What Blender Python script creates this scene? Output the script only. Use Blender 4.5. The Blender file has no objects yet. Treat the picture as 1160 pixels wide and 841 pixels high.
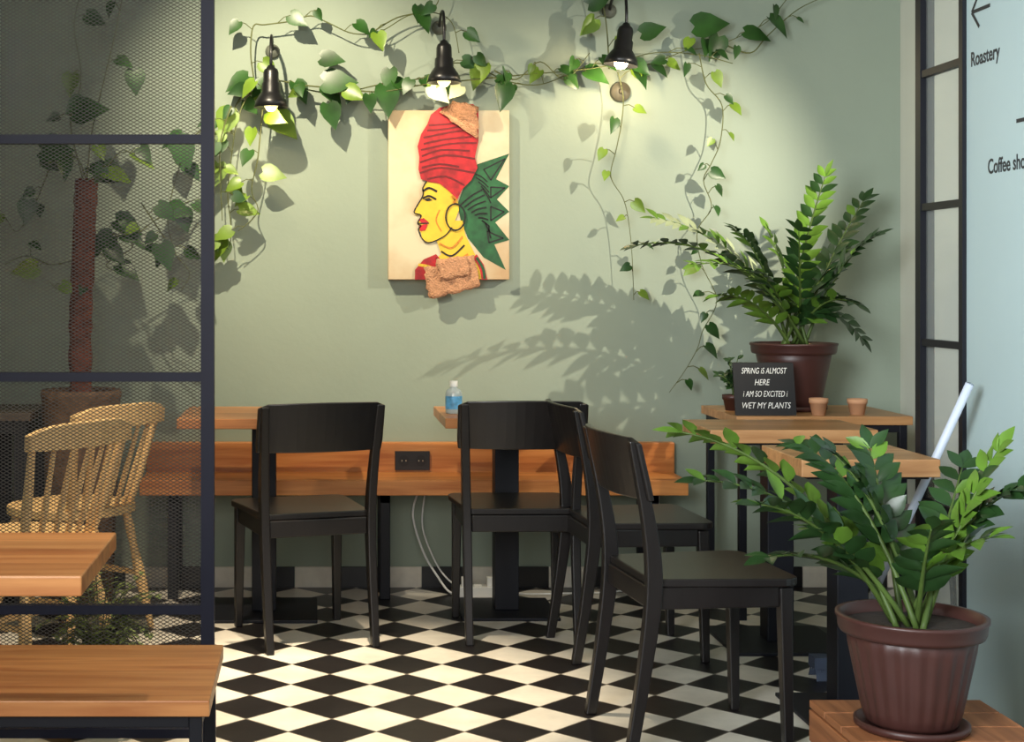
import bpy, math, random
from mathutils import Vector, Matrix, Quaternion
random.seed(7)
R=random.uniform
# ---------------------------------------------------------------- helpers
CAMH=1.24
def pt(u,v,Y):  # u, v are image pixels, Y the depth they are projected to
    "image pixel coordinates -> world metres for a thing standing at distance Y"
    return Vector(((u-355)*Y/1700.0, Y, CAMH-(v-320)*Y/1700.0))
def s2l(c): 
    c=c/255.0
    return c/12.92 if c<=0.04045 else ((c+0.055)/1.055)**2.4
def C(r,g,b): return (s2l(r),s2l(g),s2l(b),1)
def newmat(name):
    m=bpy.data.materials.new(name); m.use_nodes=True
    nt=m.node_tree; b=nt.nodes['Principled BSDF']
    return m,nt,b
def mat(name,col,rough=0.5,metal=0,var=0.12,scale=12,bump=0.0,bscale=60,trans=0,emit=None,estr=0,spec=None,coords='Object',stretch=(1,1,1)):
    m,nt,b=newmat(name)
    b.inputs['Roughness'].default_value=rough
    b.inputs['Metallic'].default_value=metal
    if spec is not None: b.inputs['Specular IOR Level'].default_value=spec
    tc=nt.nodes.new('ShaderNodeTexCoord'); mp=nt.nodes.new('ShaderNodeMapping')
    mp.inputs['Scale'].default_value=stretch
    nt.links.new(tc.outputs[coords],mp.inputs['Vector'])
    n=nt.nodes.new('ShaderNodeTexNoise'); n.inputs['Scale'].default_value=scale; n.inputs['Detail'].default_value=5
    nt.links.new(mp.outputs[0],n.inputs['Vector'])
    r=nt.nodes.new('ShaderNodeValToRGB')
    r.color_ramp.elements[0].position=0.3; r.color_ramp.elements[1].position=0.7
    r.color_ramp.elements[0].color=tuple(x*(1-var) for x in col[:3])+(1,)
    r.color_ramp.elements[1].color=tuple(min(1,x*(1+var)) for x in col[:3])+(1,)
    nt.links.new(n.outputs['Fac'],r.inputs['Fac']); nt.links.new(r.outputs['Color'],b.inputs['Base Color'])
    if bump>0:
        n2=nt.nodes.new('ShaderNodeTexNoise'); n2.inputs['Scale'].default_value=bscale; n2.inputs['Detail'].default_value=4
        nt.links.new(mp.outputs[0],n2.inputs['Vector'])
        bp=nt.nodes.new('ShaderNodeBump'); bp.inputs['Strength'].default_value=bump; bp.inputs['Distance'].default_value=0.01
        nt.links.new(n2.outputs['Fac'],bp.inputs['Height']); nt.links.new(bp.outputs[0],b.inputs['Normal'])
    if trans>0: b.inputs['Transmission Weight'].default_value=trans
    if emit: b.inputs['Emission Color'].default_value=emit; b.inputs['Emission Strength'].default_value=estr
    return m
def woodmat(name,c1,c2,axis=0,rough=0.4,plank=0.11):
    m,nt,b=newmat(name); b.inputs['Roughness'].default_value=rough
    tc=nt.nodes.new('ShaderNodeTexCoord'); mp=nt.nodes.new('ShaderNodeMapping')
    sc=[22,22,22]; sc[axis]=1.6; mp.inputs['Scale'].default_value=sc
    nt.links.new(tc.outputs['Object'],mp.inputs['Vector'])
    n=nt.nodes.new('ShaderNodeTexNoise'); n.inputs['Scale'].default_value=1.6; n.inputs['Detail'].default_value=7; n.inputs['Distortion'].default_value=0.6
    nt.links.new(mp.outputs[0],n.inputs['Vector'])
    r=nt.nodes.new('ShaderNodeValToRGB'); r.color_ramp.elements[0].position=0.3; r.color_ramp.elements[1].position=0.68
    r.color_ramp.elements[0].color=c1; r.color_ramp.elements[1].color=c2
    nt.links.new(n.outputs['Fac'],r.inputs['Fac'])
    sep=nt.nodes.new('ShaderNodeSeparateXYZ'); nt.links.new(tc.outputs['Object'],sep.inputs[0])
    other='Y' if axis==0 else 'X'
    d=nt.nodes.new('ShaderNodeMath'); d.operation='DIVIDE'; d.inputs[1].default_value=plank; nt.links.new(sep.outputs[other],d.inputs[0])
    f=nt.nodes.new('ShaderNodeMath'); f.operation='FLOOR'; nt.links.new(d.outputs[0],f.inputs[0])
    wn=nt.nodes.new('ShaderNodeTexWhiteNoise'); wn.noise_dimensions='1D'; nt.links.new(f.outputs[0],wn.inputs['W'])
    mr=nt.nodes.new('ShaderNodeMapRange'); mr.inputs['To Min'].default_value=0.82; mr.inputs['To Max'].default_value=1.12
    nt.links.new(wn.outputs['Value'],mr.inputs['Value'])
    hsv=nt.nodes.new('ShaderNodeHueSaturation'); nt.links.new(r.outputs['Color'],hsv.inputs['Color']); nt.links.new(mr.outputs[0],hsv.inputs['Value'])
    nt.links.new(hsv.outputs[0],b.inputs['Base Color'])
    return m

class MB:
    def __init__(s): s.v=[];s.f=[];s.m=[];s.s=[]
    def add(s,vs,fs,m=0,smooth=False):
        o=len(s.v); s.v+= [tuple(v) for v in vs]
        for f in fs: s.f.append([i+o for i in f]); s.m.append(m); s.s.append(smooth)
    def box(s,x0,x1,y0,y1,z0,z1,m=0):
        vs=[(x0,y0,z0),(x1,y0,z0),(x1,y1,z0),(x0,y1,z0),(x0,y0,z1),(x1,y0,z1),(x1,y1,z1),(x0,y1,z1)]
        s.add(vs,[(0,3,2,1),(4,5,6,7),(0,1,5,4),(1,2,6,5),(2,3,7,6),(3,0,4,7)],m)
    def tube(s,pts,rad,seg=8,m=0,smooth=True,caps=True):
        pts=[Vector(p) for p in pts]; n=len(pts)
        if not hasattr(rad,'__len__'): rad=[rad]*n
        t0=(pts[1]-pts[0]).normalized()
        a=Vector((0,0,1)) if abs(t0.z)<0.9 else Vector((1,0,0))
        nrm=t0.cross(a).normalized(); vs=[]
        prev=t0
        for i in range(n):
            t=(pts[min(i+1,n-1)]-pts[max(i-1,0)])
            t=t.normalized() if t.length>1e-9 else prev
            q=prev.rotation_difference(t); nrm=(q@nrm).normalized(); prev=t
            b=t.cross(nrm)
            for k in range(seg):
                an=2*math.pi*k/seg
                vs.append(pts[i]+(nrm*math.cos(an)+b*math.sin(an))*rad[i])
        fs=[]
        for i in range(n-1):
            for k in range(seg):
                k2=(k+1)%seg; fs.append((i*seg+k,i*seg+k2,(i+1)*seg+k2,(i+1)*seg+k))
        if caps:
            fs.append(tuple(range(seg-1,-1,-1))); fs.append(tuple((n-1)*seg+k for k in range(seg)))
        s.add(vs,fs,m,smooth)
    def lathe(s,prof,c,seg=32,m=0,rib=0,nrib=24,ribz=(0,0),smooth=True):
        vs=[];fs=[];n=len(prof)
        for (r,z) in prof:
            for k in range(seg):
                a=2*math.pi*k/seg; rr=r
                if rib and ribz[0]<=z<=ribz[1]: rr=r+rib*math.cos(nrib*a)
                vs.append((c[0]+rr*math.cos(a),c[1]+rr*math.sin(a),c[2]+z))
        for i in range(n-1):
            for k in range(seg):
                k2=(k+1)%seg; fs.append((i*seg+k,i*seg+k2,(i+1)*seg+k2,(i+1)*seg+k))
        s.add(vs,fs,m,smooth)
    def loft(s,secs,m=0,sub=4,smooth=False):
        P=[secs[0]]+list(secs)+[secs[-1]]; out=[]
        for i in range(1,len(P)-2):
            for k in range(sub):
                t=k/sub; q=[]
                for j in range(5):
                    a,b,c,d=P[i-1][j],P[i][j],P[i+1][j],P[i+2][j]
                    q.append(0.5*((2*b)+(-a+c)*t+(2*a-5*b+4*c-d)*t*t+(-a+3*b-3*c+d)*t**3))
                out.append(q)
        out.append(list(secs[-1]))
        vs=[];fs=[]
        for x,y,z,wx,wy in out:
            vs+=[(x-wx/2,y-wy/2,z),(x+wx/2,y-wy/2,z),(x+wx/2,y+wy/2,z),(x-wx/2,y+wy/2,z)]
        n=len(out)
        for i in range(n-1):
            for k in range(4):
                k2=(k+1)%4; fs.append((i*4+k,i*4+k2,i*4+4+k2,i*4+4+k))
        fs.append((3,2,1,0)); fs.append(tuple((n-1)*4+k for k in range(4)))
        s.add(vs,fs,m,smooth)
    def slab(s,outline,z0,z1,m=0):
        n=len(outline)
        vs=[(x,y,z0) for x,y in outline]+[(x,y,z1) for x,y in outline]
        fs=[tuple(range(n-1,-1,-1)),tuple(range(n,2*n))]+[(i,(i+1)%n,n+(i+1)%n,n+i) for i in range(n)]
        s.add(vs,fs,m)
    def leaf(s,o,d,nrm,L,W,m=0,kind='zz',fold=0.12,droop=0.15):
        o=Vector(o); d=Vector(d).normalized(); nrm=Vector(nrm); nrm=(nrm-d*nrm.dot(d))
        if nrm.length<1e-4: nrm=d.orthogonal()
        nrm.normalize(); side=d.cross(nrm)
        if kind=='zz': st=[(0,0,0.05),(.15,.17,.30),(.38,.40,.5),(.62,.63,.44),(.84,.84,.22),(1,1,0.0)]
        else: st=[(0,-.13,.24),(.10,.0,.46),(.27,.22,.55),(.5,.48,.45),(.75,.74,.22),(1,1,0)]
        vs=[];fs=[]
        for (a,e,w) in st:
            dz=-droop*a*a*L
            mid=o+d*(a*L)+nrm*(dz)
            vs.append(o+d*(e*L)+nrm*(-droop*e*e*L+fold*w*W*1.3)-side*w*W)
            vs.append(mid)
            vs.append(o+d*(e*L)+nrm*(-droop*e*e*L+fold*w*W*1.3)+side*w*W)
        for i in range(len(st)-1):
            a=i*3; fs+=[(a,a+1,a+4,a+3),(a+1,a+2,a+5,a+4)]
        s.add(vs,fs,m,True)
    def build(s,name,mats,bevel=0,loc=(0,0,0),rz=0,parent=None,solid=0):
        me=bpy.data.meshes.new(name); me.from_pydata(s.v,[],s.f)
        for mm in mats: me.materials.append(mm)
        for p,mi,sm in zip(me.polygons,s.m,s.s): p.material_index=mi; p.use_smooth=sm
        me.update(); ob=bpy.data.objects.new(name,me); bpy.context.scene.collection.objects.link(ob)
        ob.location=loc; ob.rotation_euler=(0,0,rz)
        if bevel:
            b=ob.modifiers.new('bevel','BEVEL'); b.width=bevel; b.segments=2; b.limit_method='ANGLE'
        if solid:
            b=ob.modifiers.new('solid','SOLIDIFY'); b.thickness=solid
        if parent: ob.parent=parent
        return ob
def bez(p0,p1,p2,n):
    return [p0*(1-t)**2+p1*2*t*(1-t)+p2*t*t for t in [i/n for i in range(n+1)]]
def spline(pts,sub=6):
    P=[pts[0]]+list(pts)+[pts[-1]]; out=[]
    for i in range(1,len(P)-2):
        for k in range(sub):
            t=k/sub; a,b,c,d=P[i-1],P[i],P[i+1],P[i+2]
            out.append(0.5*((2*b)+(c-a)*t+(2*a-5*b+4*c-d)*t*t+(3*b-a-3*c+d)*t**3))
    out.append(pts[-1]); return out

# ---------------------------------------------------------------- materials
M_wall=mat('sage_green_plaster',C(146,158,142),0.75,var=0.03,scale=3,bump=0.08,bscale=40)
M_wall_r=mat('pale_teal_paint',C(164,184,186),0.6,var=0.02,scale=3,bump=0.05,bscale=60)
M_wallw=mat('pale_side_plaster',C(200,203,192),0.7,var=0.03,scale=3,bump=0.05)
M_ceil=mat('ceiling_paint',C(180,178,166),0.9,var=0.02)
M_black=mat('black_stained_wood',C(27,24,24),0.34,var=0.15,scale=6,stretch=(8,8,1),spec=0.5)
M_steel=mat('black_powdercoat_steel',C(20,22,30),0.5,var=0.05,spec=0.3)
M_navy=mat('navy_painted_steel',C(28,31,50),0.5,var=0.06,spec=0.3)
M_mesh=mat('expanded_metal',C(62,58,54),0.55,metal=0.1,var=0.1)
M_oak=woodmat('oak_top',C(178,108,58),C(218,152,92),0,0.35)
M_oakb=woodmat('oak_bench',C(182,106,50),C(222,150,84),0,0.38,plank=0.5)
M_oakY=woodmat('oak_top_pale',C(174,122,76),C(212,162,110),0,0.38)
M_leaf=mat('pothos_leaf',C(40,76,28),0.38,var=0.45,scale=9,spec=0.5)
M_leaf2=mat('pothos_leaf_light',C(104,132,42),0.38,var=0.3,scale=9)
M_vine=mat('vine_stem',C(84,90,46),0.6,var=0.2)
M_zz=mat('zz_leaf_dark',C(34,60,28),0.34,var=0.35,scale=10,spec=0.45)
M_zz2=mat('zz_leaf_fresh',C(84,118,40),0.45,var=0.3,scale=10,spec=0.3)
M_zzglint=mat('zz_leaf_glint',C(146,156,122),0.3,var=0.3,scale=10,spec=0.6)  # whitish leaf colour that paints the glare on glinting leaves
M_zzs=mat('zz_stem',C(70,90,40),0.5,var=0.2,spec=.3)
M_pot=mat('brown_plastic_pot',C(66,38,34),0.42,var=0.1)
M_soil=mat('soil',C(40,28,20),0.95,var=0.4,scale=60,bump=0.6)
M_terra=mat('terracotta',C(200,150,112),0.8,var=0.1)
M_white=mat('white_plastic',C(225,225,220),0.4,var=0.02)
M_pale=mat('pale_beech',C(236,196,136),0.4,var=0.08,scale=10,stretch=(6,6,1))
M_bark=mat('coir_bark',C(110,56,40),0.9,var=0.45,scale=30,bump=1.0,bscale=50)
M_wicker=mat('woven_planter',C(100,74,54),0.8,var=0.4,scale=40,bump=0.8,bscale=60)
M_crate=woodmat('crate_wood',C(126,76,44),C(172,112,70),1,0.6)

def tilemat():
    m,nt,b=newmat('checker_tile')
    tc=nt.nodes.new('ShaderNodeTexCoord'); mp=nt.nodes.new('ShaderNodeMapping')
    mp.inputs['Rotation'].default_value=(0,0,math.radians(45)); T=0.172
    mp.inputs['Scale'].default_value=(1/T,1/T,1/T); mp.inputs['Location'].default_value=(0.3,0.27,0.5)
    nt.links.new(tc.outputs['Object'],mp.inputs[0])
    ch=nt.nodes.new('ShaderNodeTexChecker'); ch.inputs['Scale'].default_value=1
    ch.inputs['Color1'].default_value=C(232,226,212); ch.inputs['Color2'].default_value=C(27,24,25)
    nt.links.new(mp.outputs[0],ch.inputs['Vector'])
    n=nt.nodes.new('ShaderNodeTexNoise'); n.inputs['Scale'].default_value=5; n.inputs['Detail'].default_value=9; n.inputs['Roughness'].default_value=.65
    nt.links.new(tc.outputs['Object'],n.inputs['Vector'])
    mr=nt.nodes.new('ShaderNodeMapRange'); mr.inputs['From Min'].default_value=.3; mr.inputs['From Max'].default_value=.7; mr.inputs['To Min'].default_value=0.76; mr.inputs['To Max'].default_value=1.05
    nt.links.new(n.outputs['Fac'],mr.inputs['Value'])
    mx=nt.nodes.new('ShaderNodeMix'); mx.data_type='RGBA'; mx.blend_type='MULTIPLY'; mx.inputs[0].default_value=1
    nt.links.new(ch.outputs['Color'],mx.inputs[6]); nt.links.new(mr.outputs[0],mx.inputs[7])
    sep=nt.nodes.new('ShaderNodeSeparateXYZ'); nt.links.new(mp.outputs[0],sep.inputs[0])
    ds=[]
    for ax in 'XY':
        fr=nt.nodes.new('ShaderNodeMath'); fr.operation='FRACT'; nt.links.new(sep.outputs[ax],fr.inputs[0])
        sb=nt.nodes.new('ShaderNodeMath'); sb.operation='SUBTRACT'; nt.links.new(fr.outputs[0],sb.inputs[0]); sb.inputs[1].default_value=0.5
        ab=nt.nodes.new('ShaderNodeMath'); ab.operation='ABSOLUTE'; nt.links.new(sb.outputs[0],ab.inputs[0]); ds.append(ab)
    mxx=nt.nodes.new('ShaderNodeMath'); mxx.operation='MAXIMUM'; nt.links.new(ds[0].outputs[0],mxx.inputs[0]); nt.links.new(ds[1].outputs[0],mxx.inputs[1])
    gt=nt.nodes.new('ShaderNodeMath'); gt.operation='GREATER_THAN'; gt.inputs[1].default_value=0.486; nt.links.new(mxx.outputs[0],gt.inputs[0])
    m2=nt.nodes.new('ShaderNodeMix'); m2.data_type='RGBA'; nt.links.new(gt.outputs[0],m2.inputs[0]); nt.links.new(mx.outputs[2],m2.inputs[6]); m2.inputs[7].default_value=C(105,98,88)
    nt.links.new(m2.outputs[2],b.inputs['Base Color'])
    mr2=nt.nodes.new('ShaderNodeMapRange'); mr2.inputs['To Min'].default_value=.26; mr2.inputs['To Max'].default_value=.48
    nt.links.new(n.outputs['Fac'],mr2.inputs['Value']); nt.links.new(mr2.outputs[0],b.inputs['Roughness'])
    return m
def plain(name,c,rough=0.6): return mat(name,c,rough,var=0.06,scale=30)

# ---------------------------------------------------------------- room
YW=6.11; XL=-1.28; XR=2.39; XN=1.94; H=3.0
b=MB(); b.box(XL-0.1,XR+0.1,-0.5,YW+0.1,-0.05,0); b.build('floor',[tilemat()])
b=MB(); b.box(XL-0.1,XR+0.1,YW,YW+0.1,0,H); b.build('wall_back',[M_wall])
b=MB(); b.box(XL-0.1,XL,1.5,YW,0,H); b.build('wall_left',[M_wall])
b=MB(); b.box(XR,XR+0.1,4.457,YW,0,H); b.build('wall_right',[M_wallw])
b=MB(); b.box(XN,XR+0.1,2.2,4.457,0,H); b.build('wall_right_sign',[M_wall_r])
b=MB(); b.box(XL-0.1,XR+0.1,1.5,YW+0.1,H,H+0.08); b.build('ceiling',[M_ceil])
b=MB(); x=XL; i=0; T=0.172
while x<XR-0.01:
    x1=min(x+T,XR); b.box(x+0.001,x1-0.001,YW-0.012,YW-0.0005,0.0,0.083,i%2); x=x1; i+=1
b.build('baseboard_back',[plain('black_tile',C(24,24,26),0.35),plain('white_tile',C(215,208,192),0.35)])

# mesh partition
b=MB(); Ym=4.0
b.box(-0.299,-0.264,Ym-0.018,Ym+0.018,0,H-0.001)
b.box(-1.275,-1.245,Ym-0.018,Ym+0.018,0,H-0.001)
zs=[0.04,0.369,0.988,1.621,2.254,2.9]
for z in zs: b.box(-1.245,-0.299,Ym-0.014,Ym+0.014,z-0.012,z+0.012)
x0,x1=-1.245,-0.299; sl=0.55; p=0.0098; hw=0.0012
for sgn in (1,-1):
    k=-int((x1-x0)*sl/p)-2
    while True:
        c=0.04+k*p
        if c>2.9+(x1-x0)*sl: break
        def zz_(x): return c+sgn*sl*(x-x0)
        xs=[(0.04-c)/(sgn*sl)+x0,(2.9-c)/(sgn*sl)+x0]
        xa=max(x0,min(xs)); xb=min(x1,max(xs))
        if xb-xa>0.003:
            yb=Ym+0.0008*sgn
            b.add([(xa,yb,zz_(xa)-hw),(xb,yb,zz_(xb)-hw),(xb,yb,zz_(xb)+hw),(xa,yb,zz_(xa)+hw)],[(0,1,2,3)],1)
        k+=1
b.build('mesh_partition',[M_navy,M_mesh])

# glazed partition on the right
M_glass,nt,gb=newmat('window_glass'); gb.inputs['Base Color'].default_value=(0.7,0.76,0.72,1); gb.inputs['Roughness'].default_value=0.02
gb.inputs['Alpha'].default_value=0.16
b=MB()
b.box(XN-0.015,XN+0.03,4.76,4.80,0,H-0.001); b.box(XN-0.012,XN+0.03,4.459,4.485,0,H-0.001)
for z in [0.05,0.545,1.05,1.478,1.90,2.35,2.85]:
    b.box(XN-0.012,XN+0.012,4.485,4.76,z-0.011,z+0.011)
b.box(XN+0.004,XN+0.009,4.485,4.76,0.05,2.85,1)
b.build('window_1',[M_steel,M_glass])

# ---------------------------------------------------------------- bench at wall
b=MB()
b.box(-0.676,1.46,6.065,6.108,0.44,0.592)
b.box(-0.672,1.45,5.80,6.065,0.415,0.474)
for x in (-0.55,0.28,1.33): 
    b.box(x-0.02,x+0.02,5.86,5.90,0,0.415,1); b.box(x-0.02,x+0.02,5.86,6.09,0.375,0.415,1); b.box(x-0.02,x+0.02,6.05,6.09,0,0.415,1)
b.build('wall_bench',[M_oakb,M_steel],bevel=0.003)
def socket(x,z):
    b=MB(); y=6.064
    b.box(x-0.07,x+0.07,y-0.012,y,z-0.038,z+0.038,0)
    for dx in (-0.034,0.034):
        vs=[(x+dx+0.022*math.cos(a*math.pi/8),y-0.0125,z+0.022*math.sin(a*math.pi/8)) for a in range(16)]
        b.add(vs,[tuple(range(16))],1)
        b.box(x+dx-0.01,x+dx-0.006,y-0.0135,y-0.012,z-0.003,z+0.003,2); b.box(x+dx+0.006,x+dx+0.01,y-0.0135,y-0.012,z-0.003,z+0.003,2)
    b.build('wall_socket',[plain('socket_black',C(26,24,24),0.4),plain('socket_recess',C(12,12,12),0.5),plain('socket_pin',C(170,160,140),0.3)],bevel=0.002)
p_=pt(467,532,6.06); socket(p_.x,0.52)

# cables + strip
b=MB()
b.tube(spline([Vector((0.42,6.05,0.39)),Vector((0.40,6.03,0.3)),Vector((0.44,6.0,0.16)),Vector((0.50,5.97,0.06)),Vector((0.54,5.95,0.012)),Vector((0.58,5.93,0.012))]),0.005,6)
b.tube(spline([Vector((0.45,6.05,0.39)),Vector((0.44,6.04,0.25)),Vector((0.50,6.0,0.10)),Vector((0.57,5.96,0.03)),Vector((0.60,5.94,0.03))]),0.004,6)
b.tube(spline([Vector((0.78,5.93,0.01)),Vector((0.85,5.92,0.01)),Vector((0.98,5.93,0.01)),Vector((1.2,5.97,0.01)),Vector((1.36,6.0,0.05)),Vector((1.39,6.04,0.38))]),0.004,6)
b.box(0.57,0.79,5.90,5.96,0.0,0.04); 
for k in range(4): b.box(0.585+k*0.05,0.615+k*0.05,5.915,5.945,0.04,0.045 if k%2 else 0.075)
b.build('power_strip',[M_white],bevel=0.003)

# ---------------------------------------------------------------- tables
def ped_table(x0,x1,y0,y1,top=0.75,th=0.037,wood=None,px=None,py=None,base=.2,name='cafe_table'):
    b=MB(); cx=(x0+x1)/2 if px is None else px; cy=(y0+y1)/2 if py is None else py
    b.box(x0-cx,x1-cx,y0-cy,y1-cy,top-th,top,0)
    b.box(-0.045,0.045,-0.045,0.045,0.012,top-th-0.008,1)
    b.box(-base,base,-base,base,0,0.012,1)
    q=min(.17,y1-cy-.02,cy-y0-.02)
    b.box(-0.17,0.17,-q,q,top-th-0.008,top-th,1)
    return b.build(name,[wood or M_oak,M_steel],bevel=0.003,loc=(cx,cy,0))
ped_table(-0.49,0.12,5.38,5.92)
ped_table(0.475,0.975,5.40,5.93,base=.18)
ped_table(1.318,1.875,4.98,5.36,th=0.045,wood=M_oakY)
ped_table(1.35,1.735,4.15,4.52,th=0.05,wood=M_oakY,base=.16)
ped_table(-1.2,-0.386,2.50,2.94,th=0.034,py=2.62,base=.19,name='wooden_table')
def frame_table(name,x0,x1,y0,y1,top,th,leg=0.03,wood=None,ins=0.015):
    b=MB(); cx=(x0+x1)/2; cy=(y0+y1)/2; w=(x1-x0)/2; d=(y1-y0)/2
    b.box(-w,w,-d,d,top-th,top,0)
    for sx in (-1,1):
        for sy in (-1,1):
            ax=sx*(w-ins-leg/2); ay=sy*(d-ins-leg/2)
            b.box(ax-leg/2,ax+leg/2,ay-leg/2,ay+leg/2,0,top-th,1)
        a=sx*(w-ins-leg/2); b.box(a-leg/2,a+leg/2,-d+ins+leg,d-ins-leg,top-th-leg,top-th-0.0005,1)
    for sy in (-1,1):
        a=sy*(d-ins-leg/2); b.box(-w+ins+leg,w-ins-leg,a-leg/2,a+leg/2,top-th-leg,top-th-0.0005,1)
    return b.build(name,[wood or M_oak,M_steel],bevel=0.002,loc=(cx,cy,0))
frame_table('side_table',1.545,2.19,5.48,5.98,0.75,0.032,0.028,M_oakY)
frame_table('wooden_bench',-1.2,-0.196,2.83,3.27,0.45,0.03,0.025,M_oak)
frame_table('dark_table',-1.275,-1.06,5.62,6.05,0.75,0.03,0.05,mat('dark_oak',C(84,72,62),0.5,var=0.2,scale=5,stretch=(2,20,20)))

# ---------------------------------------------------------------- black chairs
def chair(x,y,deg):
    b=MB()
    for s in (-1,1):
        b.loft([(s*.186,-.232,0,.026,.030),(s*.187,-.196,.22,.029,.036),(s*.189,-.172,.43,.030,.044),(s*.194,-.186,.60,.030,.036),(s*.203,-.235,.825,.028,.022)],0,5)
        b.loft([(s*.186,.196,0,.026,.026),(s*.182,.188,.43,.036,.036)],0,2)
        b.box(s*.182-.010,s*.182+.010,-.152,.172,.378,.436)
    b.box(-.165,.165,.178,.198,.378,.436); b.box(-.172,.172,-.184,-.164,.378,.436)
    out=[]
    def arc(cx,cy,r,a0,a1):
        for k in range(6):
            a=math.radians(a0+(a1-a0)*k/5); out.append((cx+r*math.cos(a),cy+r*math.sin(a)))
    arc(.17,.18,.045,0,90); arc(-.17,.18,.045,90,180); arc(-.165,-.155,.022,180,270); arc(.165,-.155,.022,270,360)
    b.slab(out,.436,.458)
    n=14; vs=[];fs=[]
    zs=[.668,.70,.76,.815,.832]
    for i in range(n+1):
        u=-1+2*i/n
        for j,z in enumerate(zs):
            xx=u*.224
            if j==0 and abs(u)>0.85: xx*=0.985
            yb=-.178-.235*(z-.6)*1.0-.045*(1-u*u)
            zz=z-(0.012 if j==len(zs)-1 and abs(u)>.92 else 0)+0.006*(1-u*u)*(1 if j>2 else 0)
            vs.append((xx,yb,zz)); 
    m=len(zs); off=len(vs)
    vs+= [(v[0],v[1]+.016,v[2]) for v in vs]
    for i in range(n):
        for j in range(m-1):
            a=i*m+j; fs.append((a,a+m,a+m+1,a+1)); fs.append((off+a,off+a+1,off+a+m+1,off+a+m))
        fs.append((i*m,off+i*m,off+i*m+m,i*m+m)); a=i*m+m-1; fs.append((a,a+m,off+a+m,off+a))
    for j in range(m-1):
        fs.append((j,j+1,off+j+1,off+j)); a=n*m+j; fs.append((a,off+a,off+a+1,a+1))
    b.add(vs,fs,0)
    return b.build('dining_chair',[M_black],bevel=0.004,loc=(x,y,0),rz=math.radians(deg))
chair(-.035,5.27,17)
chair(.715,5.36,1)
chair(1.07,5.07,-86)
chair(1.045,4.15,-84)

# ---------------------------------------------------------------- pale spindle chairs
def windsor(x,y,deg):
    b=MB(); out=[]
    for k in range(28):
        a=2*math.pi*k/28; ca,sa=math.cos(a),math.sin(a)
        out.append((.215*math.copysign(abs(ca)**.75,ca),.205*math.copysign(abs(sa)**.8,sa)))
    b.slab(out,.425,.455)
    for sx in (-1,1):
        for sy in (-1,1):
            p0=Vector((sx*.14,sy*.13,.43)); p1=Vector((sx*.20,sy*.20,0))
            pts=[p0.lerp(p1,t) for t in (0,.15,.3,.45,.6,.75,.9,1)]
            b.tube(pts,[.014,.018,.014,.019,.021,.017,.013,.011],10)
        b.tube([(sx*.165,-.165,.2),(sx*.172,0,.2),(sx*.165,.165,.2)],[.009,.014,.009],8)
    b.tube([(-.17,0,.2),(0,0,.2),(.17,0,.2)],[.009,.014,.009],8)
    for k in range(7):
        u=-1+2*k/6
        p0=Vector((u*.15,-.17+.03*u*u,.45)); p1=Vector((u*.20,-.275+.05*u*u,.765))
        r=.014 if k in(0,6) else .009
        b.tube([p0,p0.lerp(p1,.35),p0.lerp(p1,.7),p1],[r,r*1.25,r,r*.8],8)
    vs=[];fs=[];n=12
    for i in range(n+1):
        u=-1+2*i/n; h=.03*(1-u**4)+.016
        yy=-.277+.05*u*u; xx=u*.225
        for (dy,dz) in ((-.013,-.032),(.013,-.032),(.010,h),(-.016,h)): vs.append((xx,yy+dy,.775+dz))
    for i in range(n):
        for k in range(4): fs.append((i*4+k,i*4+(k+1)%4,i*4+4+(k+1)%4,i*4+4+k))
    fs+=[(3,2,1,0),tuple(n*4+k for k in range(4))]
    b.add(vs,fs,0)
    return b.build('spindle_back_chair',[M_pale],bevel=0.003,loc=(x,y,0),rz=math.radians(deg))
windsor(-.90,4.70,56)
windsor(-.86,5.34,54)

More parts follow.
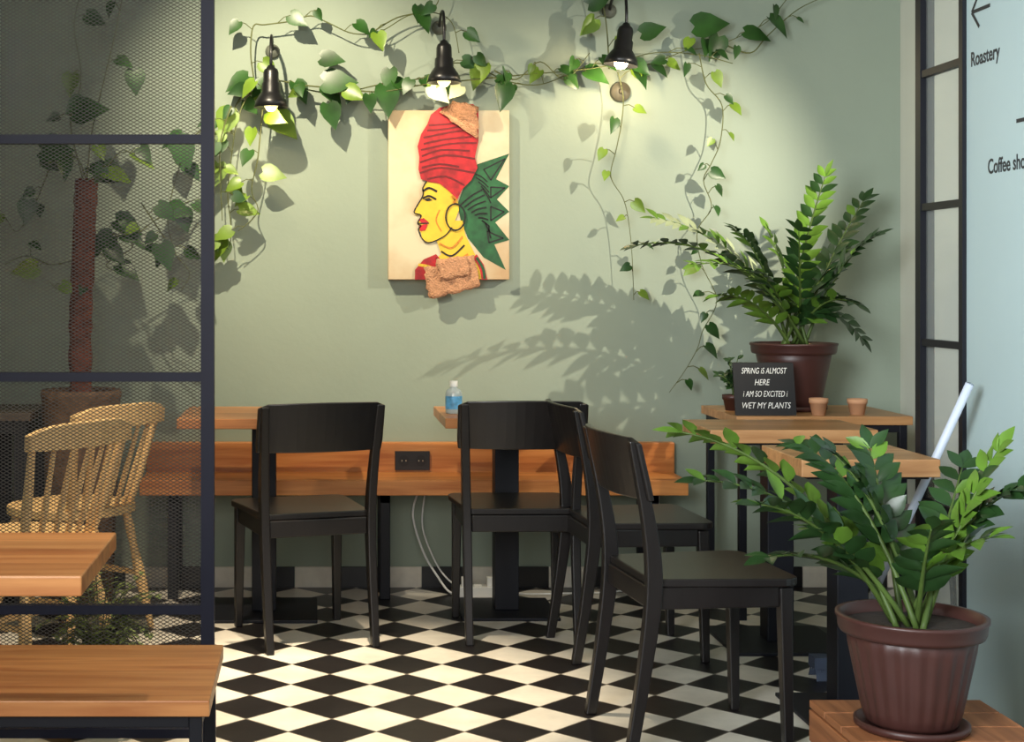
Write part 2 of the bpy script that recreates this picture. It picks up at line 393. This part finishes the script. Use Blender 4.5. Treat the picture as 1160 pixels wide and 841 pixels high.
# ---------------------------------------------------------------- wall art
def painting():
    e=bpy.data.objects.new('wall_painting',None); bpy.context.scene.collection.objects.link(e)
    Y0=6.055
    a=pt(440,125,Y0); c=pt(577,317,Y0)
    b=MB(); b.box(a.x,c.x,Y0,6.108,c.z,a.z)
    cm,nt,bs=newmat('canvas_paint'); bs.inputs['Roughness'].default_value=.7
    tc=nt.nodes.new('ShaderNodeTexCoord'); n=nt.nodes.new('ShaderNodeTexNoise'); n.inputs['Scale'].default_value=3.2; n.inputs['Detail'].default_value=6
    nt.links.new(tc.outputs['Object'],n.inputs[0]); r=nt.nodes.new('ShaderNodeValToRGB')
    r.color_ramp.elements[0].color=C(184,152,114); r.color_ramp.elements[0].position=.33
    r.color_ramp.elements[1].color=C(208,196,166); r.color_ramp.elements[1].position=.58
    nt.links.new(n.outputs['Fac'],r.inputs[0]); nt.links.new(r.outputs[0],bs.inputs['Base Color'])
    b.build('canvas',[cm],bevel=.003,parent=e)
    red=mat('paint_red',C(172,22,30),.55,var=.4,scale=30); yel=mat('paint_yellow',C(220,182,48),.55,var=.12,scale=20)
    grn=mat('paint_green',C(30,84,46),.55,var=.4,scale=25); blk=mat('paint_black',C(22,18,18),.6)
    bur=mat('burlap',C(198,146,110),.95,var=.2,scale=90,bump=1,bscale=150); dk=mat('paint_darkred',C(104,12,20),.6); org=mat('paint_orange',C(206,130,40),.6)
    mats=[red,yel,grn,blk,bur,dk,org]
    b=MB()
    def poly(pts,m,lay):
        y=Y0-.001-.0012*lay; b.add([pt(u,v,y) for u,v in pts],[tuple(range(len(pts)))],m)
    def line(pts,w,m,lay,closed=False):
        y=Y0-.001-.0012*lay
        P=[pt(u,v,y) for u,v in pts]
        if closed: P.append(P[0])
        if len(P)>2 and not closed: P=spline(P,4)
        for i in range(len(P)-1):
            d=(P[i+1]-P[i]); 
            if d.length<1e-6: continue
            d.normalize(); nn=Vector((-d.z,0,d.x))*w*.5*6.05/1700
            b.add([P[i]-nn-d*.0008,P[i+1]-nn+d*.0008,P[i+1]+nn+d*.0008,P[i]+nn-d*.0008],[(0,1,2,3)],m)
    poly([(541,186),(577,174),(562,203),(577,211),(563,226),(577,240),(561,252),(577,272),(560,277),(573,306),(548,292),(530,270),(522,250),(518,232),(528,205)],2,0)
    for tri in ([(548,192),(572,180),(556,204)],[(556,212),(572,213),(556,224)],[(556,234),(571,240),(556,250)],[(552,262),(570,270),(554,275)]): line(tri,1.5,3,1,True)
    for k in range(9): line([(522+k*4,232+k*3),(534+k*2.5,222+k*5),(548+k,214+k*7)],1.6,3,2)
    for k in range(5): line([(536+k*3,196+k*5),(545+k*2,200+k*6),(552+k,206+k*6)],1.3,3,2)
    poly([(492,266),(512,250),(524,250),(527,266),(536,284),(544,300),(500,310),(486,300),(500,288)],1,3)
    line([(500,285),(512,290),(526,278)],2,3,5); line([(498,276),(512,281),(524,268)],2,6,5); line([(494,293),(512,298),(530,288)],2,6,5)
    poly([(485,203),(479,212),(479,222),(474,232),(469,240),(471,244),(477,244),(475,248),(473,253),(477,256),(474,260),(477,264),(478,270),(484,275),(492,274),(503,268),(513,256),(520,238),(518,222),(508,206)],1,4)
    line([(485,203),(479,213),(479,222),(469,240),(477,244),(473,253),(477,256),(474,260),(478,270),(486,275),(503,268),(512,258)],1.4,3,6)
    line([(479,217),(486,213),(495,217)],2.4,3,6); line([(479,225),(486,222),(494,226)],2.2,3,6); poly([(480,226),(486,224),(490,227),(484,228)],3,6)
    poly([(474,249),(480,247),(486,252),(479,254)],0,6); poly([(475,256),(485,253),(482,261),(476,262)],0,6); line([(474,253),(486,253)],1.2,3,7)
    line([(500,262),(494,250),(498,238)],1.6,6,5)
    poly([(470,317),(470,306),(480,294),(494,288),(506,302),(528,300),(540,288),(548,300),(552,317)],0,5)
    line([(474,300),(488,303),(500,312)],3,1,6); line([(534,292),(541,304),(544,316)],3,1,6); line([(540,292),(547,304),(549,316)],3,2,6)
    poly([(485,206),(477,203),(474,192),(475,178),(473,166),(477,152),(484,141),(488,130),(498,122),(520,117),(536,118),(542,124),(542,160),(538,178),(541,190),(534,204),(524,214),(518,226),(508,216),(498,208)],0,7)
    for q in ([(476,196),(500,190),(538,196)],[(476,184),(505,176),(538,180)],[(477,170),(510,163),(540,162)],[(480,156),(510,150),(540,146)],[(486,142),(512,140),(536,134)],[(484,203),(505,200),(526,210)],[(478,190),(498,186),(520,189)],[(480,163),(504,158),(534,155)],[(484,148),(506,146),(532,141)],[(478,177),(500,170),(532,171)]):
        line(q,2.2,5,8)
    line([(516+11*math.cos(k*math.pi/12),246+15*math.sin(k*math.pi/12)) for k in range(24)],1.8,3,9,True)
    line([(512,222),(516,226),(514,230)],3,6,9)
    b.build('painted_figure',mats,parent=e)
    b=MB()
    def cloth(q,nx,ny,m,y,amp):
        vs=[];fs=[]
        for j in range(ny+1):
            for i in range(nx+1):
                s,t=i/nx,j/ny
                u=(q[0][0]*(1-s)+q[1][0]*s)*(1-t)+(q[3][0]*(1-s)+q[2][0]*s)*t
                v=(q[0][1]*(1-s)+q[1][1]*s)*(1-t)+(q[3][1]*(1-s)+q[2][1]*s)*t
                u+=R(-1.6,1.6);v+=R(-1.6,1.6)
                vs.append(pt(u,v,y-amp*(.5+.5*math.sin(i*1.7+j*.6))-R(0,.003)))
        for j in range(ny):
            for i in range(nx):
                a=j*(nx+1)+i; fs.append((a,a+1,a+nx+2,a+nx+1))
        b.add(vs,fs,m,True)
    cloth([(498,128),(514,115),(541,120),(541,158)],8,6,4,Y0-.016,.010)
    cloth([(480,304),(536,290),(544,326),(486,339)],10,8,4,Y0-.016,.012)
    cloth([(494,294),(528,290),(534,312),(498,318)],8,6,4,Y0-.026,.010)
    b.build('burlap_relief',mats,parent=e,solid=.002)
painting()

# ---------------------------------------------------------------- wall lamps
M_bulb=mat('warm_bulb',C(255,220,160),.3,emit=(1,.74,.42,1),estr=40)
M_bulb_dim=mat('dim_bulb',C(250,235,180),.3,emit=(1,.9,.4,1),estr=1.6)
M_lblack=mat('lamp_black',C(20,20,22),.35)
def lamp(u,v,wall_v,bulb,tilt,power):
    y=5.88; c=pt(u,v,y)
    b=MB()
    prof=[(0.0,.168),(.012,.166),(.018,.155),(.026,.150),(.030,.138),(.031,.100),(.036,.094),(.037,.062),(.046,.05),(.060,.028),(.068,.0),(.065,.0),(.055,.024),(.03,.05),(0,.055)]
    b.lathe(prof,(0,0,0),32,0)
    b.lathe([(0,-.016),(.014,-.013),(.026,.002),(.028,.018),(.016,.04),(.012,.055)],(0,0,0),16,1)
    R_=Matrix.Rotation(tilt,4,'Y')
    b.v=[tuple(c+(R_@Vector(q))) for q in b.v]
    top=c+R_@Vector((0,0,.165))
    b.tube(spline([top,top+Vector((0,.0,.06)),top+Vector((0,.04,.12)),Vector((c.x,6.02,top.z+.13)),Vector((c.x,6.10,top.z+.09))],5),.006,8,0)
    zc=top.z+.09
    b.tube([(c.x,6.108,zc),(c.x,6.09,zc)],[.03,.026],20,2)
    b.build('wall_lamp',[M_lblack,bulb,plain('lamp_rose',C(90,94,84),.6)])
    l=bpy.data.lights.new('lamp_bulb_light','POINT'); l.energy=power; l.color=(1,.78,.48); l.shadow_soft_size=.02
    o=bpy.data.objects.new('lamp_bulb_light',l); o.location=c+R_@Vector((0,0,-.035)); bpy.context.scene.collection.objects.link(o)
lamp(307,122,60,M_bulb_dim,0,2.0)
lamp(503,94,60,M_bulb_dim,0,1.4)
lamp(703,74,60,M_bulb,math.radians(8),4.6)
b=MB(); c=pt(703,104,6.1); b.tube([(c.x,6.109,c.z),(c.x,6.085,c.z)],[.043,.038],24,0); b.tube([(c.x,6.085,c.z),(c.x,6.07,c.z)],[.012,.010],12,0)
b.build('junction_box',[plain('aged_brass_cover',C(96,92,78),.5)])

# ---------------------------------------------------------------- pothos vines on the wall
def vine(b,pts,d,leafsize,dens,light=.12,r=.0035,Y=None,hang=0.8):
    P=[pt(q[0],q[1],(Y or YW)-(q[2] if len(q)>2 else d)) for q in pts]
    S=spline(P,6); b.tube(S,[r*(1-.5*i/len(S)) for i in range(len(S))],6,2)
    acc=R(0,dens)
    for i in range(1,len(S)):
        acc+=(S[i]-S[i-1]).length
        if acc>dens:
            acc=R(-.35,.35)*dens
            o=S[i]; tg=(S[i]-S[i-1]).normalized()
            sx=random.choice((-1,1))
            out=Vector((sx*R(.3,1)+tg.x*.3,-R(.1,.7),R(-.3,.8))).normalized()
            pl=R(.03,.07); e=o+out*pl
            if e.y>YW-.03: e.y=YW-.03
            b.tube([o,o.lerp(e,.5)+Vector((0,0,.008)),e],.0018,5,2,caps=False)
            dr=Vector((sx*R(.1,.8)+tg.x*.25,-R(0,.3),-hang*R(.4,1.2)+R(0,.25))).normalized()
            nr=Vector((R(-.9,.9),-1,R(-.2,1.1))); sz=leafsize*R(.6,1.2)*.93
            b.leaf(e,dr,nr,sz,sz*.74,1 if random.random()<light else 0,'heart',fold=R(.05,.35),droop=R(0,.25))
b=MB()
main=[(262,150),(268,118),(290,95),(320,92),(350,102),(385,106),(420,98),(450,92),(480,88),(510,72),(540,76),(575,92),(610,96),(645,84),(675,72),(710,78),(745,70),(775,58),(810,52),(845,38),(872,22),(895,-6)]
vine(b,main,.07,.105,.07)
vine(b,[(335,96),(380,100),(430,104),(480,96),(540,90),(600,84),(650,80),(690,74),(740,60),(790,62),(830,72)],.10,.09,.13)
vine(b,[(288,92),(284,60),(287,30),(300,28),(330,24),(352,18),(372,26),(400,38),(430,36),(462,18),(490,14),(512,26),(520,60)],.09,.08,.12)
vine(b,[(420,38),(450,20),(490,10),(500,-12)],.08,.07,.2)
vine(b,[(690,78),(688,40),(684,10),(676,-10)],.08,.085,.1)
vine(b,[(300,95),(280,110),(268,140),(262,180),(258,220),(262,262),(258,290)],.10,.10,.065,light=.4)
vine(b,[(300,100),(296,140),(292,180),(285,215),(292,240),(270,262)],.13,.095,.09,light=.45)
vine(b,[(262,120),(250,160),(250,210),(252,250)],.15,.10,.10,light=.35)
vine(b,[(700,82),(706,110),(704,140),(698,170),(692,200),(706,225),(712,250),(716,290),(718,340)],.09,.062,.08,light=.45,r=.0025)
vine(b,[(792,60),(800,95),(818,120),(816,160),(806,185),(797,205),(806,235),(790,262),(795,300),(812,340),(796,375),(790,395),(776,420),(758,445)],.10,.064,.07,light=.45,r=.0025)
vine(b,[(560,80),(585,90),(612,70),(640,90),(668,60)],.12,.07,.10)
vine(b,[(820,50),(850,60),(870,40),(905,10),(945,-8)],.07,.05,.2)
for (u,v,sz,dx,dz,mm) in ((318,140,.14,.5,-.5,1),(380,128,.11,.3,-1,0),(445,108,.13,.1,-1,0),(372,76,.1,.8,-.1,0),(795,40,.14,1,.1,0),(675,15,.11,.6,.3,0),(735,48,.1,.7,.2,0),(213,180,.1,.2,-1,0),(300,112,.12,.9,-.6,1),(375,103,.14,.9,0,0),(306,205,.1,.9,-.2,1),(268,135,.12,-.3,-1,1),(255,195,.11,-.2,-1,1),(262,285,.08,0,-1,1)):
    o=pt(u-8,v-10,YW-.10); b.leaf(o,(dx,-.15,dz),(.2,-1,.3),sz,sz*.75,mm,'heart',.12,.1)
o=pt(488,98,YW-.14); b.leaf(o,(.7,-.1,-.6),(.1,-1,.4),.10,.08,3,'heart',.1,.1); o=pt(522,98,YW-.14); b.leaf(o,(-.5,-.1,-.5),(.0,-1,.5),.07,.06,3,'heart',.1,.1)  # pale leaf colour paints the bright lamplight reflected below the middle lamp
b.build('pothos_vine',[M_leaf,M_leaf2,M_vine,mat('lamplit_leaf_paint',C(196,204,166),.4,var=.25,scale=14)])

# pothos tree behind partition
b=MB(); Yp=5.75
trunk=spline([pt(92,455,Yp),pt(91,380,Yp),pt(94,300,Yp),pt(96,250,Yp),pt(98,203,Yp)],8)
b.tube(trunk,[.044+R(-.004,.004) for i in range(len(trunk))],14,3)
for pts,l,dn in (
 ([(98,205),(88,180),(70,178),(50,172),(45,190)],.12,.06),
 ([(98,205),(120,190),(140,170),(160,185)],.12,.07),
 ([(98,205),(104,150),(118,90),(130,40),(140,-10)],.09,.16),
 ([(96,210),(80,140),(92,90),(84,30),(92,-10)],.09,.14),
 ([(96,300),(125,270),(150,268),(175,250),(205,232),(228,225)],.10,.12),
 ([(96,290),(60,300),(30,290),(5,300)],.10,.11),
 ([(98,270),(130,265),(150,280),(120,300),(140,310)],.11,.065),
 ([(160,230),(180,260),(200,290),(215,310),(205,330)],.10,.09),
 ([(60,180),(40,230),(20,262),(8,250)],.09,.12),
 ([(90,320),(70,330),(55,318)],.08,.08),
 ([(240,140),(215,160),(200,200),(190,250),(200,290)],.10,.14)):
    vine(b,pts,YW-Yp+R(-.08,.08),l,dn,light=.2)
for (u,v,sz,dx,dz) in ((160,88,.10,.1,-1),(92,135,.14,1,.1),(210,165,.13,.4,-1),(40,235,.10,-.1,-1),(55,178,.13,1,0),(120,200,.13,1,-.3),(190,285,.11,.4,-1)):
    o=pt(u-8,v-8,Yp-.05); b.leaf(o,(dx,-.15,dz),(.2,-1,.3),sz,sz*.75,0,'heart',.12,.1)
b.build('pothos_tree',[M_leaf,M_leaf2,M_vine,M_bark])
b=MB(); c=pt(92,470,Yp)
b.lathe([(.0,.0),(.11,0),(.12,.02),(.14,.5),(.15,.79),(.155,.81),(.15,.83),(.137,.82),(.134,.77)],(c.x,c.y,0),32,0)
b.lathe([(.0,.775),(.135,.775)],(c.x,c.y,0),32,1)
b.build('woven_planter',[M_wicker,M_soil])

# ---------------------------------------------------------------- ZZ plants
def zz(b,base,tip,lift,n,L,W,fresh=.2,rad=.006,start=.22,force=None):
    base=Vector(base);tip=Vector(tip)
    mid=base.lerp(tip,.45)+Vector((0,0,lift))
    S=bez(base,mid,tip,24)
    b.tube(S,[rad*(1-.75*i/24) for i in range(25)],7,2)
    tw=R(-.5,.5)
    m=3 if random.random()>fresh else 4
    for k in range(n):
        t=start+(1-start)*k/(n-1); i=min(23,int(t*24)); fr=t*24-i
        p=S[i].lerp(S[i+1],fr); tg=(S[i+1]-S[i]).normalized()
        side=tg.cross(Vector((0,0,1)))
        if side.length<.2: side=tg.cross(Vector((0,1,0)))
        side.normalize(); up=side.cross(tg)
        q=Quaternion(tg,tw+R(-.25,.25)); side=q@side; up=q@up
        g=math.sin(math.pi*min(1,.22+.7*t))*.45+.6
        for sgn in (-1,1):
            d=(side*sgn*R(.75,1)+tg*R(.55,.85)+up*R(.0,.35))
            ll=L*g*R(.85,1.1)
            mm=m if random.random()>.1 else 7-m
            if force is not None and random.random()<.6: mm=force
            b.leaf(p,d,up+side*sgn*R(-.3,.1),ll,W*g,mm,'zz',R(.1,.35),R(.0,.3))
    b.leaf(S[-1],S[-1]-S[-3],(0,-.4,1),L*.8,W*.8,m,'zz')
def pot(c,s,ribs=True):
    b=MB()
    b.lathe([(0,0),(.125*s,0),(.135*s,.008*s),(.135*s,.02*s),(.128*s,.022*s),(.118*s,.012*s),(0,.012*s)],c,40,0)
    pr=[(0,.014*s),(.102*s,.014*s),(.108*s,.022*s)]
    for k in range(9): 
        t=k/8; pr.append(((.110+.042*t)*s,(.025+.205*t)*s))
    pr+=[(.150*s,.232*s),(.168*s,.236*s),(.172*s,.245*s),(.174*s,.268*s),(.178*s,.272*s),(.178*s,.280*s),(.164*s,.280*s),(.160*s,.25*s)]
    b.lathe(pr,c,120,0,rib=.0028*s if ribs else 0,nrib=24,ribz=(.05*s,.22*s))
    b.lathe([(0,.255*s),(.161*s,.252*s)],c,30,1)
    return b
PM=[M_pot,M_soil,M_zzs,M_zz,M_zz2,M_zzglint]
c=Vector((1.395,3.50,.2)); b=pot(c,.95)
base=Vector((1.39,3.5,.44)); NY=3.5
for (u,v,dy,lift,n,fr) in ((772,490,.15,.20,13,.35),(798,545,-.05,.18,11,.3),(862,572,-.15,.13,10,.3),(872,632,-.1,.12,9,.3),(945,515,.1,.12,10,.1),(985,508,.2,.06,10,.1),
    (928,600,.15,.12,9,.2),(1130,512,-.05,.06,11,.1),(1155,555,-.1,.14,11,.3),(1090,530,.2,.03,9,.1),(1120,610,-.2,.10,8,.3),(1055,600,-.2,.05,8,.1),(905,505,.25,.18,11,.2)):
    t=pt(u,v,NY+dy)
    if t.x>1.74: t.x=1.74
    zz(b,base+Vector((R(-.05,.05),R(-.05,.05),0)),t,lift,n,.088,.042,fr,.0075,start=.3)
b.build('potted_zz_plant',PM)
c=Vector((1.845,5.765,.7502)); s=.92; b=pot(c,s,False)
base=Vector((1.84,5.765,1.0)); FY=5.75
for (u,v,dy,lift,n,fr) in ((745,248,-.05,.22,17,.25),(722,278,-.15,.28,16,.05),(790,300,-.25,.22,13,.1),(935,200,-.1,.10,15,1),(978,228,.1,.08,14,.1),(992,268,-.1,.15,14,.05),
    (970,345,-.2,.16,12,.1),(975,382,-.1,.22,11,.1),(870,262,.1,.06,12,.2),(835,262,-.1,.16,13,.2),(905,262,-.25,.05,10,.2),(815,335,-.2,.12,11,.2),(955,285,.15,.06,11,.1),(860,310,-.25,.10,9,.2)):
    zz(b,base+Vector((R(-.05,.05),R(-.05,.05),0)),pt(u,v,FY+dy),lift,n,.088,.038,fr,.007,force=5 if (u,v)==(745,248) else None)  # upper-left stem gets its glint from the pale leaf colour
b.build('potted_zz_plant',PM)

# crate
b=MB()
x0,x1,y0,y1=1.235,1.66,3.28,3.74
for k in range(4):
    w=(y1-y0)/4; b.box(x0,x1,y0+k*w+.003,y0+(k+1)*w-.003,.182,.2)
for k in range(2):
    z=.01+k*.088
    b.box(x0,x0+.015,y0+.001,y1-.001,z,z+.078); b.box(x1-.015,x1,y0+.001,y1-.001,z,z+.078)
    b.box(x0+.016,x1-.016,y0,y0+.015,z,z+.078); b.box(x0+.016,x1-.016,y1-.015,y1,z,z+.078)
for x in (x0+.016,x1-.046):
    for y in (y0+.016,y1-.046): b.box(x,x+.03,y,y+.03,0,.181)
b.build('wooden_crate',[M_crate],bevel=.002)

# ---------------------------------------------------------------- small things on side table
def smallpot(x,y,z,h,r,name='terracotta_pot',plant=False):
    b=MB(); b.lathe([(0,0),(r*.7,0),(r*.92,h*.7),(r,h*.7),(r*1.02,h),(r*.88,h),(r*.84,h*.8),(0,h*.8)],(x,y,z),24,0)
    mats=[M_terra]
    if plant:
        mats=[M_pot,M_zz,M_zzs]
        for k in range(12):
            a=R(0,6.28); t=Vector((x+R(.01,.06)*math.cos(a),y+R(.01,.04)*math.sin(a),z+h+R(.05,.17)))
            S=bez(Vector((x,y,z+h*.8)),Vector((x,y,z+h+.06)),t,6); b.tube(S,.0018,5,2)
            for q in S[2:]:
                for _ in range(2): b.leaf(q,(R(-1,1),R(-1,1),R(-.1,.9)),(R(-.3,.3),-.6,.8),.03,.018,1)
    b.build(name,mats)
smallpot(1.865,5.54,.7502,.062,.034); smallpot(2.015,5.56,.7502,.058,.036)
smallpot(1.605,5.74,.7502,.06,.04,'small_potted_plant',True)
e=MB(); th=math.radians(78)
def bp(x,h,off=0): return Vector((x,5.515+h*math.cos(th)-off*math.sin(th),.7505+h*math.sin(th)+off*math.cos(th)))
x0,x1,hh=1.552,1.776,.195
vs=[bp(x0,0),bp(x1,0),bp(x1,hh),bp(x0,hh)]; vs+=[v+Vector((0,.008,.002)) for v in vs]
e.add(vs,[(0,1,2,3),(7,6,5,4),(0,4,5,1),(1,5,6,2),(2,6,7,3),(3,7,4,0)])
e.add([(1.65,5.53,.751),(1.67,5.53,.751),(1.67,5.60,.751),(1.65,5.60,.751),(1.65,5.555,.88),(1.67,5.555,.88)],[(0,1,5,4),(2,3,4,5),(0,3,2,1),(0,4,3),(1,2,5)])
board=e.build('chalkboard_sign',[plain('slate_black',C(24,24,26),.7)])
M_chalk=mat('chalk',C(240,240,235),.9,var=.05)
def text(s,name,size,loc,rot,m,parent=None,ext=.0004,sx=1,sp=1,off=0,align='CENTER',shear=0):
    cu=bpy.data.curves.new(name,'FONT'); cu.body=s; cu.size=size; cu.extrude=ext; cu.align_x=align; cu.space_character=sp; cu.offset=off; cu.resolution_u=4; cu.shear=shear
    cu.materials.append(m); o=bpy.data.objects.new(name,cu); bpy.context.scene.collection.objects.link(o)
    o.location=loc; o.rotation_euler=rot; o.scale=(sx,1,1)
    if parent: o.parent=parent
    return o
for k,(s,dx) in enumerate((('SPRiNG iS ALMOST',0),('HERE',-.01),('i AM SO EXCiTED i',0),('WET MY PLANTS',.0))):
    text(s,'chalk_lettering',.032,bp(1.664+dx,.155-k*.043,.0015),(th,0,0),M_chalk,board,sx=.62 if len(s)>14 else .74,off=-.0002,shear=.3)
b=MB(); bx,by,bz=pt(514,456,5.6).x,5.6,.7502
b.lathe([(0,0),(.028,0),(.031,.006),(.031,.075),(.026,.088),(.014,.096),(.013,.102)],(bx,by,bz),28,0)
b.lathe([(.0315,.018),(.0315,.066)],(bx,by,bz),28,1)
b.lathe([(.015,.100),(.015,.122),(.0,.122)],(bx,by,bz),20,2)
b.build('sanitiser_bottle',[mat('clear_plastic',C(205,222,224),.12,var=.02,trans=.4),mat('blue_label',C(90,160,205),.4,var=.5,scale=40),M_white])

# ---------------------------------------------------------------- sign lettering on the right wall
M_ink=mat('dark_lettering',C(30,34,40),.6)
wallob=bpy.data.objects['wall_right_sign']
RT=(math.radians(90),0,math.radians(-90))
text('Roastery','sign_lettering',.060,(XN-.001,4.427,1.876),RT,M_ink,wallob,sx=.86,off=.0009,align='LEFT')
text('Coffee shop','sign_lettering',.060,(XN-.001,4.315,1.552),RT,M_ink,wallob,sx=.86,off=.0009,align='LEFT')
b=MB()
def arrow(y,z,s,dirn):
    X=XN-.001
    def strip(a,c,w):
        a=Vector(a);c=Vector(c); d=(c-a).normalized(); n=Vector((0,-d.z,d.y))*w/2
        b.add([a-n,c-n,c+n,a+n],[(0,1,2,3)])
    strip((X,y,z),(X,y-dirn*s,z),.011)
    strip((X-.0002,y,z),(X-.0002,y-dirn*s*.42,z+s*.42),.011); strip((X-.0004,y,z),(X-.0004,y-dirn*s*.42,z-s*.42),.011)
arrow(4.42,2.035,.12,1); arrow(4.0,1.685,.14,-1)
b.build('sign_arrows',[M_ink],parent=wallob)

# ---------------------------------------------------------------- broom, stool, shelf, fern
b=MB()
p0=Vector((1.872,4.28,.95)); p1=Vector((1.66,4.70,.06))
b.tube([p0,p0.lerp(p1,.5),p1],.012,12,0)
b.box(1.56,1.78,4.67,4.73,.035,.07,1)
for k in range(36):
    x=1.565+k*.0059; b.add([(x,4.675,.035),(x+.004,4.675,.035),(x+.006,4.66,0),(x-.002,4.66,0)],[(0,1,2,3)],1); b.add([(x,4.725,.035),(x+.004,4.725,.035),(x+.006,4.74,0),(x-.002,4.74,0)],[(0,1,2,3)],1)
b.build('broom',[mat('pale_blue_handle',C(190,200,216),.45,var=.02),mat('broom_bristle',C(60,70,90),.7)])
b=MB(); cx,cy=2.08,5.05
out=[(.17*math.copysign(abs(math.cos(a))**.6,math.cos(a)),.17*math.copysign(abs(math.sin(a))**.6,math.sin(a))) for a in [k*math.pi/16 for k in range(32)]]
b.slab(out,.40,.47,0)
for sx in(-1,1):
    for sy in(-1,1): b.tube([(sx*.11,sy*.11,.40),(sx*.14,sy*.14,0)],[.014,.010],8,1)
b.build('upholstered_stool',[mat('mauve_fabric',C(150,136,144),.9,var=.1,scale=60,bump=.4,bscale=200),M_black],bevel=.02,loc=(cx,cy,0))
b=MB(); x0,x1,y0,y1=2.10,2.385,4.50,4.78
for z in (.06,.34,.62,.84,1.06): b.box(x0,x1,y0,y1,z,z+.02)
b.box(x0,x1,y1-.02,y1,0,1.08,0); b.box(x0,x1,y0,y0+.02,0,1.08,0)
b.build('wooden_shelf',[M_crate],bevel=.002)
b=MB(); c=Vector((-.60,4.20,0))
b.lathe([(0,0),(.07,0),(.09,.12),(.10,.13),(.09,.13),(.085,.11),(0,.11)],c,28,0)
for k in range(46):
    a=R(0,6.28); rr=R(.06,.17); t=c+Vector((rr*math.cos(a),rr*math.sin(a),R(.15,.42)))
    S=bez(c+Vector((0,0,.11)),c+Vector((.04*math.cos(a),.04*math.sin(a),.36)),t,9); b.tube(S,.0018,4,1,caps=False)
    for i in range(2,10):
        tg=(S[i]-S[i-1]).normalized(); sd=tg.cross(Vector((0,0,1))).normalized()
        for sg in(-1,1): b.leaf(S[i],sd*sg+tg*.5,(0,0,1),.035,.016,2)
b.build('potted_fern',[M_pot,M_vine,mat('fern_green',C(96,112,52),.5,var=.35)])

# ---------------------------------------------------------------- lights
def spot(name,loc,target,power,col,angle=60,blend=.6,size=.04):
    l=bpy.data.lights.new(name,'SPOT'); l.energy=power; l.color=col; l.spot_size=math.radians(angle); l.spot_blend=blend; l.shadow_soft_size=size
    o=bpy.data.objects.new(name,l); o.location=loc
    o.rotation_euler=(Vector(target)-Vector(loc)).to_track_quat('-Z','Y').to_euler()
    bpy.context.scene.collection.objects.link(o)
    b=MB(); L=Vector(loc); d=(Vector(target)-L).normalized()
    b.tube([L-d*.12,L-d*.012-d*size],[.035,.04],20,0); b.tube([L-d*.08,Vector((loc[0]-d.x*.08,loc[1]-d.y*.08,H))],.008,8,0)
    b.build('ceiling_spotlight',[M_lblack])
def area(name,loc,target,power,col,sx,sy,spread=180):
    l=bpy.data.lights.new(name,'AREA'); l.shape='RECTANGLE'; l.size=sx; l.size_y=sy; l.energy=power; l.color=col; l.spread=math.radians(spread)
    o=bpy.data.objects.new(name,l); o.location=loc
    o.rotation_euler=(Vector(target)-Vector(loc)).to_track_quat('-Z','Y').to_euler()
    bpy.context.scene.collection.objects.link(o)
warm=(1,.83,.60)
spot('floor_spot',(.12,4.55,2.85),(.10,4.57,0),580,warm,40,.9,.03)
spot('wall_spot_left',(-.45,4.75,2.80),(.0,6.11,1.70),240,(1,.87,.63),66,.9,.012)
spot('plant_spot_right',(2.12,4.86,2.06),(1.15,6.11,1.40),120,(1,.89,.70),78,.8,.008)
spot('bench_spot_left',(-.9,3.4,2.85),(-.75,3.1,.5),80,warm,60,.8,.04)
spot('chair_fill_spot',(-.62,4.35,2.85),(-.80,4.95,.6),270,warm,46,.8,.04)  # added with its fixture to brighten the spindle chairs; no lamp known there
area('front_daylight_fill',(-.6,-.4,2.2),(1.0,4.5,1.0),105,(1,.98,.95),3.0,2.0)  # unseen front fill for daylight from behind the camera; no window modelled
area('sign_wall_fill',(-.9,.9,1.9),(1.94,3.7,1.5),34,(.90,.96,1),1.2,1.4,60)  # extra fill added to lift the sign wall; no side window known
w=bpy.data.worlds.new('room_ambient'); bpy.context.scene.world=w; w.use_nodes=True
w.node_tree.nodes['Background'].inputs[0].default_value=(1,.98,.96,1); w.node_tree.nodes['Background'].inputs[1].default_value=.42

# ---------------------------------------------------------------- camera
cam=bpy.data.cameras.new('camera'); co=bpy.data.objects.new('camera',cam); bpy.context.scene.collection.objects.link(co)
co.location=(0,0,CAMH); co.rotation_euler=(math.radians(90),0,0)
cam.sensor_width=36; cam.lens=1700/1160*36
cam.shift_x=(580-355)/1160; cam.shift_y=-(420.5-320)/1160
bpy.context.scene.camera=co
bpy.context.scene.view_settings.view_transform='Standard'
